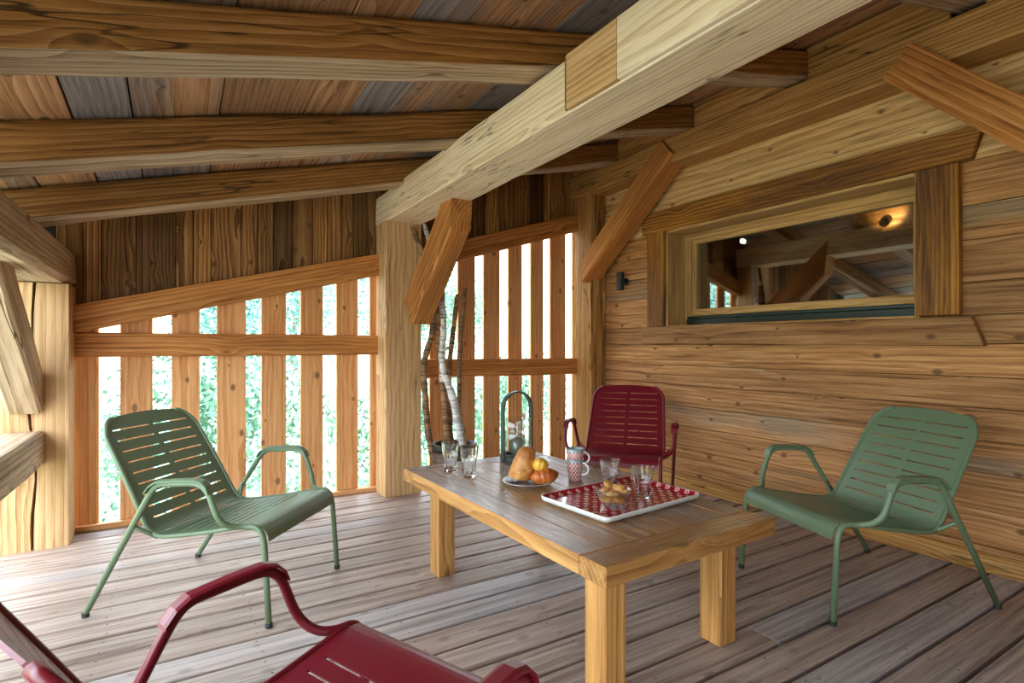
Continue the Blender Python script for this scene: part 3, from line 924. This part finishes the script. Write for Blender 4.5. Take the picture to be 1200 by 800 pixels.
seat_at(c1, (0.205, 2.925), (0.765, -0.643))
tag(c1, 'grey-green slotted metal armchair in front of the slatted wall', 'chair', G)
c2 = copy_tree(c1); seat_at(c2, (2.793, 1.39), (-0.947, 0.321))
tag(c2, 'sage green slotted metal armchair under the window', 'chair', G)
c3 = make_chair('metal_armchair', M['red'])
seat_at(c3, (2.79, 3.01), (-0.77, -0.64))
tag(c3, 'dark red slotted metal armchair in the corner by the wall lamp', 'chair', G)
c4 = copy_tree(c3); seat_at(c4, (0.196, 1.07), (0.92, 0.39))
tag(c4, 'dark red slotted metal armchair opposite the boarded wall, facing the table', 'chair', G)

# ------------------------------------------------------------------ coffee table
TZ = 0.47
tb = empty('coffee_table', (1.5495, 2.1095, 0), R(1.5))
tag(tb, 'low rectangular oak coffee table set with glasses and pastries', 'table')
TW, TL, TT = 0.90, 1.63, 0.066
def tpart(name, L, W, T, loc, along, mat, b=0.004):
    o = link(name, box_me(name, L, W, T, b), M[mat])
    if along == 'Y': fr = frame(loc, (0, 1, 0), (-1, 0, 0))
    elif along == 'Z': fr = frame(loc, (0, 0, 1), (0, 1, 0))
    else: fr = Matrix.Translation(loc)
    lput(o, tb, fr); return o
ztop = TZ - TT / 2
fw = 0.125
def two_tone(o):
    o.data.materials.append(M['tabletop'])
    for pl in o.data.polygons:
        n = o.matrix_basis.to_3x3() @ pl.normal
        if n.z > 0.9: pl.material_index = 1
for sy in (-1, 1): two_tone(tpart('end_board', TW, fw, TT, (0, sy * (TL / 2 - fw / 2), ztop), 'X', 'table', 0.005))
for sx in (-1, 1): two_tone(tpart('edge_board', TL - 2 * fw - 0.002, fw, TT, (sx * (TW / 2 - fw / 2), 0, ztop), 'Y', 'table', 0.004))
iw = (TW - 2 * fw) / 5
for k in range(5): tpart('top_plank', TL - 2 * fw - 0.003, iw - 0.0025, 0.026, (-TW / 2 + fw + iw * (k + 0.5), 0, TZ - 0.0135), 'Y', 'tabletop', 0.002)
for lx, ly in ((-0.395, -0.755), (-0.385, 0.455), (0.245, -0.70), (0.245, 0.455)):
    tpart('leg', TZ - TT, 0.10, 0.092, (lx, ly, (TZ - TT) / 2), 'Z', 'table', 0.005)

# ------------------------------------------------------------------ on the table
def tumbler_me(h=0.16, r0=0.036, r1=0.048):
    def fac(r, z, a):
        if z > h * 0.62: return 1.0
        k = min(1.0, (h * 0.62 - z) / (h * 0.08))
        n = 9
        da = (a % (2 * math.pi / n)) - math.pi / n
        return 1 - k * (1 - math.cos(math.pi / n) / math.cos(da)) * 1.0 - k * 0.02
    prof = [(0, 0.0), (r0 * 0.9, 0.0), (r0, 0.004), (r0 * 1.04, h * 0.2), (r0 * 1.10, h * 0.5), (r0 * 1.16, h * 0.58), (r0 * 1.22, h * 0.66), (r1, h * 0.985), (r1 - 0.001, h),
            (r1 - 0.003, h * 0.985), (r0 * 1.22 - 0.004, h * 0.66), (r0 * 1.0 - 0.003, h * 0.3), (r0 * 0.85 - 0.003, h * 0.11), (0, h * 0.10)]
    return lathe_me('tumbler', prof, 54, fac)
tum = tumbler_me()
def add(name, me, mat, loc, label, cat, group=None, rz=0.0, smooth=True):
    o = link(name, me, mat, None, Matrix.Translation(loc) @ Matrix.Rotation(rz, 4, 'Z'), smooth)
    return tag(o, label, cat, group)
add('tumbler', tum, M['glass'], (1.272, 2.715, TZ), 'fluted glass tumbler at the table end closest to the branch pot', 'glass', 'fluted tumblers', 0.2, False)
add('tumbler', tum, M['glass'], (1.300, 2.545, TZ), 'fluted glass tumbler between another tumbler and the pastry plate', 'glass', 'fluted tumblers', 0.5, False)
tray_z = TZ + 0.014
tum2 = tumbler_me(0.135, 0.036, 0.047)
add('tumbler', tum2, M['glass'], (1.735, 1.955, tray_z), 'fluted glass tumbler on the red tray beside the stacked mugs', 'glass', 'fluted tumblers', 0.1, False)
add('tumbler', tum2, M['glass'], (1.755, 1.765, tray_z), 'fluted glass tumbler on the red tray beside the biscuit bowl', 'glass', 'fluted tumblers', 0.7, False)

# tray
tr = empty('serving_tray', (1.665, 1.805, TZ), R(5)); tag(tr, 'white-rimmed serving tray with a red flower print, holding biscuits', 'tray')
def rrect(w, h, r, k=6):
    out = []
    for cx, cy, a0 in ((w / 2 - r, h / 2 - r, 0), (-w / 2 + r, h / 2 - r, 90), (-w / 2 + r, -h / 2 + r, 180), (w / 2 - r, -h / 2 + r, 270)):
        for i in range(k + 1):
            a = R(a0 + 90 * i / k); out.append((cx + r * math.cos(a), cy + r * math.sin(a)))
    return out
def loft(name, rings, cap0=True, cap1=True):
    n = len(rings[0]); vs = [v for rg in rings for v in rg]; fs = []
    for i in range(len(rings) - 1):
        for k in range(n):
            a = i * n + k; b = i * n + (k + 1) % n
            fs.append((a, b, b + n, a + n))
    if cap0: fs.append(tuple(range(n - 1, -1, -1)))
    if cap1: fs.append(tuple(range((len(rings) - 1) * n, len(rings) * n)))
    return mesh(name, vs, fs)
TWX, TWY = 0.60, 0.41
def rg(d, z, r=0.03): return [(a, b, z) for a, b in rrect(TWX - d, TWY - d, max(0.006, r - d * 0.3))]
o = link('tray_rim', loft('tray_rim', [rg(0.05, 0.0), rg(0.012, 0.012), rg(0.0, 0.030), rg(0.004, 0.0315), rg(0.010, 0.0305)], True, False), M['white'], None, None, True)
lput(o, tr, Matrix())
o = link('printed_inside', loft('printed_inside', [rg(0.0100, 0.0305), rg(0.022, 0.020), rg(0.05, 0.0135), rg(0.07, 0.013)], False, True), M['trayred'], None, None, True)
lput(o, tr, Matrix())

# glass bowl of biscuits
bowl_prof = [(0, 0), (0.040, 0), (0.046, 0.004), (0.062, 0.035), (0.072, 0.075), (0.0715, 0.077), (0.069, 0.075), (0.058, 0.036), (0.041, 0.010), (0, 0.008)]
bowl_c = (1.545, 1.715)
add('biscuit_bowl', lathe_me('biscuit_bowl', bowl_prof, 36, lambda r, z, a: 1 + 0.035 * math.cos(12 * a) * min(1, z / 0.04)), M['thin'], (*bowl_c, tray_z), 'small fluted glass bowl holding biscuits on the red tray', 'bowl', None, 0, True)
def blob(name, sx, sy, sz, seed, amp=0.12, fr=1.6, flat=None, sub=3, ridges=0):
    bm = bmesh.new()
    bmesh.ops.create_icosphere(bm, subdivisions=sub, radius=1.0)
    for v in bm.verts:
        c = v.co.copy()
        k = 1 + amp * mnoise.noise(c * fr + Vector((seed * 7.1, seed * 3.3, 0)))
        if ridges: k *= 1 + 0.06 * math.cos(ridges * math.atan2(c.y, c.x))
        c *= k
        if flat is not None and c.z < flat: c.z = flat + (c.z - flat) * 0.15
        v.co = Vector((c.x * sx, c.y * sy, c.z * sz))
    return bm_mesh(bm, name)
bis = [(0.0, 0.0, 0.030, 0.3, 0.0), (0.032, 0.006, 0.034, 1.2, 0.3), (-0.030, 0.012, 0.034, 2.0, -0.3), (0.004, -0.032, 0.036, 0.6, 0.4), (-0.004, 0.034, 0.036, 1.7, -0.4),
       (0.028, -0.024, 0.064, 2.4, 0.5), (-0.028, 0.026, 0.068, 0.2, -0.5), (0.026, 0.026, 0.066, 1.1, 0.4), (-0.026, -0.024, 0.064, 2.9, 0.3), (-0.012, 0.022, 0.092, 0.5, 0.6), (0.012, -0.012, 0.083, 1.9, -0.3)]
for i, (a, b, c, rz, tl) in enumerate(bis):
    me = blob('biscuit', 0.029, 0.021, 0.012, i + 1, 0.10, 2.0, None, 3, 0)
    o = link('biscuit', me, M['biscuit'], None, Matrix.Translation((bowl_c[0] + a, bowl_c[1] + b, tray_z + c)) @ Matrix.Rotation(rz, 4, 'Z') @ Matrix.Rotation(tl, 4, 'X'), True)
    tag(o, 'golden oval biscuit heaped in the small glass bowl', 'biscuit', 'biscuits in the glass bowl')

# plate with pastries
plc = (1.485, 2.275)
pl = empty('pastry_plate', (*plc, TZ)); tag(pl, 'white plate with a plum glaze under the pastries', 'plate')
o = link('plate_body', lathe_me('plate_body', [(0, 0), (0.055, 0), (0.06, 0.003), (0.122, 0.016), (0.125, 0.0185), (0.120, 0.0185), (0.113, 0.016)], 48), M['white'], None, None, True); lput(o, pl, Matrix())
o = link('plate_glaze', lathe_me('plate_glaze', [(0.113, 0.016), (0.06, 0.0075), (0, 0.007)], 48), M['plum'], None, None, True); lput(o, pl, Matrix())
# tall brioche leaning back
def brioche_me():
    prof = [(0, 0), (0.052, 0.0), (0.060, 0.008), (0.060, 0.05), (0.053, 0.09), (0.047, 0.12), (0.042, 0.140), (0.030, 0.156), (0.012, 0.162), (0, 0.163)]
    me = lathe_me('brioche', prof, 28)
    for v in me.vertices:
        k = 1 + 0.10 * mnoise.noise(v.co * 28); v.co.x *= k; v.co.y *= k
        v.co.x += 0.10 * v.co.z * 1.0
    return me
b_loc = Vector((1.463, 2.31, TZ + 0.022))
rt = Vector((math.cos(R(31.5)), -math.sin(R(31.5)), 0))
o = link('brioche', brioche_me(), M['brioche'], None, Matrix.Translation(b_loc + rt * 0.0) @ Matrix.Rotation(R(-31.5), 4, 'Z') @ Matrix.Rotation(R(9), 4, 'Y'), True)
tag(o, 'tall golden brioche standing on the pastry plate', 'pastry')
o = link('madeleine', blob('madeleine', 0.042, 0.036, 0.034, 5, 0.06, 1.5, None, 4, 9), M['madeleine'], None, Matrix.Translation((1.528, 2.225, TZ + 0.095)) @ Matrix.Rotation(0.4, 4, 'Z') @ Matrix.Rotation(0.5, 4, 'Y'), True)
tag(o, 'yellow scalloped madeleine lying on the croissant', 'pastry')
def croissant_me():
    pts, rad = [], []
    for i in range(33):
        t = -1 + 2 * i / 32
        a = t * 1.0
        pts.append((0.075 * math.sin(a) * 1.05, 0.03 * (1 - math.cos(a)) * 1.5, 0.0))
        r = 0.034 * (1 - abs(t) ** 1.8) + 0.008
        r *= 1 + 0.13 * (((t * 3.6 + 20) % 1.0) - 0.5)
        rad.append(r)
    return tube_me('croissant', pts, rad, 18)
o = link('croissant', croissant_me(), M['croissant'], None, Matrix.Translation((1.538, 2.205, TZ + 0.043)) @ Matrix.Rotation(R(-28), 4, 'Z') @ Matrix.Rotation(R(-8), 4, 'Y'), True)
tag(o, 'brown ridged croissant at the front of the pastry plate', 'pastry')

# two stacked mugs
mug_prof = [(0, 0), (0.029, 0), (0.0315, 0.003), (0.0385, 0.055), (0.0455, 0.108), (0.044, 0.110), (0.0425, 0.107), (0.0365, 0.055), (0.030, 0.012), (0, 0.010)]
mugm = lathe_me('mug_body', mug_prof, 40)
def mug(loc, rz, label):
    t = empty('mug', loc, rz)
    o = link('mug_body', mugm, M['mug'], None, None, True); lput(o, t, Matrix())
    pts = [(0.038 + 0.034 * math.sin(math.pi * i / 12), 0, 0.062 + 0.030 * math.cos(math.pi * i / 12)) for i in range(13)]
    o = link('handle', tube_me('handle', pts, 0.005, 8), M['white'], None, None, True); lput(o, t, Matrix())
    tag(t, label, 'mug', 'stacked mugs')
mug((1.725, 2.205, TZ), R(-60), 'red lattice-print mug standing on the table under another mug')
mug((1.725, 2.205, TZ + 0.052), R(-32), 'red lattice-print mug stacked on top of another mug')

# lantern
lan = empty('glass_lantern', (1.745, 2.79, TZ), R(2)); tag(lan, 'glass lantern with a dark green arched handle on the coffee table', 'lantern')
o = link('lantern_base', lathe_me('lantern_base', [(0, 0), (0.100, 0), (0.103, 0.004), (0.103, 0.034), (0.099, 0.036), (0.080, 0.036), (0.080, 0.02), (0, 0.02)], 40), M['darkgreen'], None, None, False); lput(o, lan, Matrix())
o = link('glass_cylinder', lathe_me('glass_cylinder', [(0.087, 0.037), (0.087, 0.245), (0.0855, 0.247), (0.084, 0.245), (0.084, 0.037), (0.087, 0.037)], 48), M['thin'], None, None, True); lput(o, lan, Matrix())
hp = [(-0.101, 0, 0.01), (-0.101, 0, 0.31)] + [(-0.101 * math.cos(math.pi * i / 14), 0, 0.31 + 0.095 * math.sin(math.pi * i / 14)) for i in range(1, 14)] + [(0.101, 0, 0.31), (0.101, 0, 0.01)]
vs, fs = [], []
for i, p in enumerate(hp):
    a = hp[max(0, i - 1)]; b = hp[min(len(hp) - 1, i + 1)]
    tx, tz = b[0] - a[0], b[2] - a[2]; L = math.hypot(tx, tz); nx, nz = -tz / L, tx / L
    for dy, dn in ((-0.018, -0.004), (0.018, -0.004), (0.018, 0.004), (-0.018, 0.004)):
        vs.append((p[0] + nx * dn, p[1] + dy, p[2] + nz * dn))
for i in range(len(hp) - 1):
    for k in range(4):
        a = i * 4 + k; b = i * 4 + (k + 1) % 4
        fs.append((a, b, b + 4, a + 4))
fs += [(3, 2, 1, 0), tuple(range(len(hp) * 4 - 4, len(hp) * 4))]
o = link('handle', mesh('handle', vs, fs), M['darkgreen']); lput(o, lan, Matrix())
cu = empty('candle_glass', (1.745, 2.79, TZ + 0.021)); tag(cu, 'small glass cup with a white candle inside the lantern', 'candle holder')
o = link('cup', lathe_me('cup', [(0, 0), (0.042, 0), (0.046, 0.01), (0.050, 0.125), (0.048, 0.126), (0.044, 0.02), (0, 0.012)], 32), M['thin'], None, None, True); lput(o, cu, Matrix())
o = link('candle', lathe_me('candle', [(0, 0.0135), (0.034, 0.0135), (0.034, 0.095), (0.031, 0.098), (0, 0.094)], 24), M['candle'], None, None, True); lput(o, cu, Matrix())
o = link('wick', tube_me('wick', [(0, 0, 0.094), (0.001, 0, 0.108)], 0.0014, 6), M['rubber']); lput(o, cu, Matrix())

# ------------------------------------------------------------------ pot of birch branches
PX, PY = 1.83, 3.84
pt = empty('branch_pot', (PX, PY, 0)); tag(pt, 'dark round pot with a metal rim, holding the branches', 'pot')
o = link('pot_body', lathe_me('pot_body', [(0, 0), (0.14, 0), (0.15, 0.01), (0.168, 0.37), (0.158, 0.37), (0.142, 0.03), (0, 0.03)], 40), M['pot'], None, None, True); lput(o, pt, Matrix())
o = link('pot_rim', lathe_me('pot_rim', [(0.167, 0.345), (0.176, 0.35), (0.176, 0.395), (0.168, 0.402), (0.154, 0.402), (0.154, 0.35)], 40), M['steel'], None, None, True); lput(o, pt, Matrix())
def branch(pts, r0, r1, mat, label, seed, twigs=2):
    rb = random.Random(seed)
    P = [Vector(p) for p in pts]
    fine_ = []
    for i in range(len(P) - 1):
        p0 = P[max(i - 1, 0)]; p1 = P[i]; p2 = P[i + 1]; p3 = P[min(i + 2, len(P) - 1)]
        for j in range(6):
            t = j / 6
            q = 0.5 * ((2 * p1) + (p2 - p0) * t + (2 * p0 - 5 * p1 + 4 * p2 - p3) * t * t + (3 * p1 - p0 - 3 * p2 + p3) * t ** 3)
            fine_.append(q + Vector((rb.uniform(-1, 1), rb.uniform(-1, 1), 0)) * 0.003)
    fine_.append(P[-1])
    n = len(fine_)
    rad = [(r0 + (r1 - r0) * i / (n - 1)) * (1 + 0.09 * math.sin(i * 1.9 + seed)) for i in range(n)]
    base = fine_[0]
    t = empty('branch', base)
    o = link('branch_stem', tube_me('branch_stem', [p - base for p in fine_], rad, 10), mat, None, None, True); lput(o, t, Matrix())
    for k in range(twigs):
        i = rb.randrange(n // 3, n - 2)
        d = Vector((rb.uniform(-1, 1), rb.uniform(-1, 0.2), rb.uniform(0.4, 1))).normalized()
        o = link('twig_stub', tube_me('twig_stub', [fine_[i] - base, fine_[i] - base + d * (rad[i] + 0.03)], [rad[i] * 0.6, rad[i] * 0.5], 8), mat, None, None, True); lput(o, t, Matrix())
    tag(t, label, 'branch', 'birch branches in the pot')
FW = Vector((math.sin(R(31.5)), math.cos(R(31.5)), 0))
def at(px, py, d):   # a point of the bundle measured along the view from the entrance
    return Vector((0, 0, 1.15)) + (FW + rt * ((px - 600) / 644) + Vector((0, 0, (405 - py) / 644))) * d
D = 4.18
branch([at(513, 550, D), at(503, 515, D), at(498, 460, D), at(497, 425, D), at(507, 385, D), at(506, 340, D + 0.02), at(496, 300, D + 0.05), at(483, 266, D + 0.08)], 0.027, 0.018, M['bark2'], 'crooked brown branch leaning towards the centre post', 1, 3)
branch([at(531, 550, D + 0.05), at(524, 515, D + 0.05), at(519, 450, D + 0.05), at(513, 390, D + 0.05), at(510, 330, D + 0.06), at(506, 290, D + 0.06)], 0.028, 0.020, M['bark'], 'banded brown branch with pale peeled rings', 2, 1)
branch([at(545, 550, D - 0.05), at(540, 515, D - 0.05), at(530, 465, D - 0.06), at(518, 425, D - 0.06), at(520, 380, D), at(515, 330, D + 0.1), at(503, 285, D + 0.15), at(497, 262, D + 0.15)], 0.032, 0.016, M['birch'], 'crooked white birch branch with peeling bark', 3, 2)
branch([at(537, 550, D + 0.12), at(529, 515, D + 0.12), at(526, 440, D + 0.12), at(533, 370, D + 0.12), at(536, 345, D + 0.12)], 0.022, 0.018, M['bark'], 'straight banded branch with a sawn pale top', 4, 1)
branch([at(541, 550, D + 0.08), at(538, 515, D + 0.08), at(538, 440, D + 0.1), at(541, 380, D + 0.1), at(545, 338, D + 0.1)], 0.020, 0.016, M['bark2'], 'slim brown branch nearest the lantern side of the pot', 5, 2)
branch([at(549, 550, D + 0.0), at(541, 500, D + 0.0), at(533, 465, D + 0.0)], 0.022, 0.012, M['birch'], 'short white birch stick low in the pot', 6, 1)

# ------------------------------------------------------------------ lamps in the room behind the glass
spot('spot_lamp', (5.0, 3.602, 2.231), (-0.72, -0.6, -0.15), 'small lit spot lamp glowing in the room behind the window', 3)
spot('spot_lamp', (5.16, 2.33, 2.215), (1, 0.25, 0.45), 'black spot lamp washing a beam behind the window glass', 1.2)
# ------------------------------------------------------------------ outdoors
GZ = -1.1
vs, fs = [], []
nx, ny = 40, 40
for j in range(ny + 1):
    for i in range(nx + 1):
        x = -40 + 80 * i / nx; yy = -30 + 90 * j / ny
        dist = max(0, yy - 7); 
        z = GZ - 0.05 * min(dist, 6) + 0.22 * max(0, yy - 13) + 0.18 * max(0, -x - 10) + 0.3 * mnoise.noise(Vector((x * 0.2, yy * 0.2, 0)))
        if -3 < x < 8 and -4 < yy < 6: z = GZ - 0.1
        vs.append((x, yy, z))
for j in range(ny):
    for i in range(nx):
        a = j * (nx + 1) + i
        fs.append((a, a + 1, a + nx + 2, a + nx + 1))
struct(link('ground', mesh('ground', vs, fs), M['lawn'], None, None, True))
def ground_z(x, yy):
    return GZ - 0.05 * min(max(0, yy - 7), 6) + 0.22 * max(0, yy - 13) + 0.18 * max(0, -x - 10) + 0.3 * mnoise.noise(Vector((x * 0.2, yy * 0.2, 0)))
def crown_me(name, rx, rz, h, n, seed, leaf=0.11):
    rb = random.Random(seed)
    vs, fs = [], []
    blobs = [(Vector((rb.gauss(0, rx * 0.42), rb.gauss(0, rx * 0.42), h + rb.gauss(0, rz * 0.42))), rb.uniform(0.35, 0.6) * rx) for _ in range(14)]
    for i in range(n):
        c, r = rb.choice(blobs)
        d = Vector((rb.gauss(0, 1), rb.gauss(0, 1), rb.gauss(0, 1))).normalized()
        p = c + d * r * rb.uniform(0.55, 1.0)
        nrm = (d + Vector((rb.gauss(0, .5), rb.gauss(0, .5), rb.gauss(0, .5) + 0.3))).normalized()
        a = nrm.orthogonal().normalized(); b = nrm.cross(a)
        ang = rb.uniform(0, 6.28); u = a * math.cos(ang) + b * math.sin(ang); v = nrm.cross(u)
        L = leaf * rb.uniform(0.7, 1.3); n0 = len(vs)
        vs += [p - u * L * 0.5, p + v * L * 0.28 - nrm * L * 0.05, p + u * L * 0.5 - nrm * L * 0.12, p - v * L * 0.28 - nrm * L * 0.05]
        fs.append((n0, n0 + 1, n0 + 2, n0 + 3))
    return mesh(name, vs, fs)
def trunk_me(h, r, seed):
    rb = random.Random(seed)
    return tube_me('trunk', [(0, 0, -0.3), (rb.uniform(-.1, .1), 0, h * 0.4), (rb.uniform(-.2, .2), rb.uniform(-.2, .2), h), (rb.uniform(-.3, .3), 0, h * 1.3)], [r, r * 0.8, r * 0.6, r * 0.25], 10)
kinds = [(crown_me('crown', 1.7, 1.6, 3.2, 9000, 1), trunk_me(2.6, 0.14, 1), 'leaf', 'leafy green tree'), (crown_me('crown', 2.1, 2.3, 4.2, 11000, 2, 0.12), trunk_me(3.4, 0.18, 2), 'leaf2', 'blue-green bushy tree'),
         (crown_me('crown', 1.4, 1.0, 1.2, 7000, 3, 0.10), trunk_me(0.8, 0.08, 3), 'leaf', 'low spreading green shrub')]
spots = [(-5.2, 11.0, 1, 'seen past the post with the long crack'), (0.7, 8.6, 2, 'outside the slats behind the blue-green chair'), (1.2, 13.5, 1, 'outside between the two slatted bays'), (-3.6, 17.5, 0, 'further out behind the low shrub'),
         (4.0, 9.0, 2, 'outside the slats behind the branches'), (6.6, 15.5, 0, 'outside the bay beside the corner post'), (14.6, 16.0, 0, 'beyond the corner of the house'), (3.6, 20.5, 0, 'standing furthest up the slope'), (-10.0, 17.5, 1, 'at the end of the lawn'),
         (7.2, 11.2, 2, 'outside the slats next to the corner post')]
for x, yy, k, where in spots:
    cm, tm, mt, nm = kinds[k]
    t = empty('shrub' if k == 2 else 'tree', (x, yy, ground_z(x, yy)), x * 1.7)
    o = link('crown', cm, M[mt]); lput(o, t, Matrix()); o['kind'] = 'stuff'
    o = link('trunk', tm, M['trunk'], None, None, True); lput(o, t, Matrix())
    tag(t, nm + ' ' + where, 'shrub' if k == 2 else 'tree', 'greenery outside the terrace')
rk = link('boulder', blob('boulder', 0.42, 0.3, 0.26, 3, 0.35, 1.3, -0.5, 3), M['rock'], None, Matrix.Translation((-0.62, 5.6, GZ - 0.0)))
tag(rk, 'grey boulder on the lawn outside the slats beside the cracked post', 'rock')
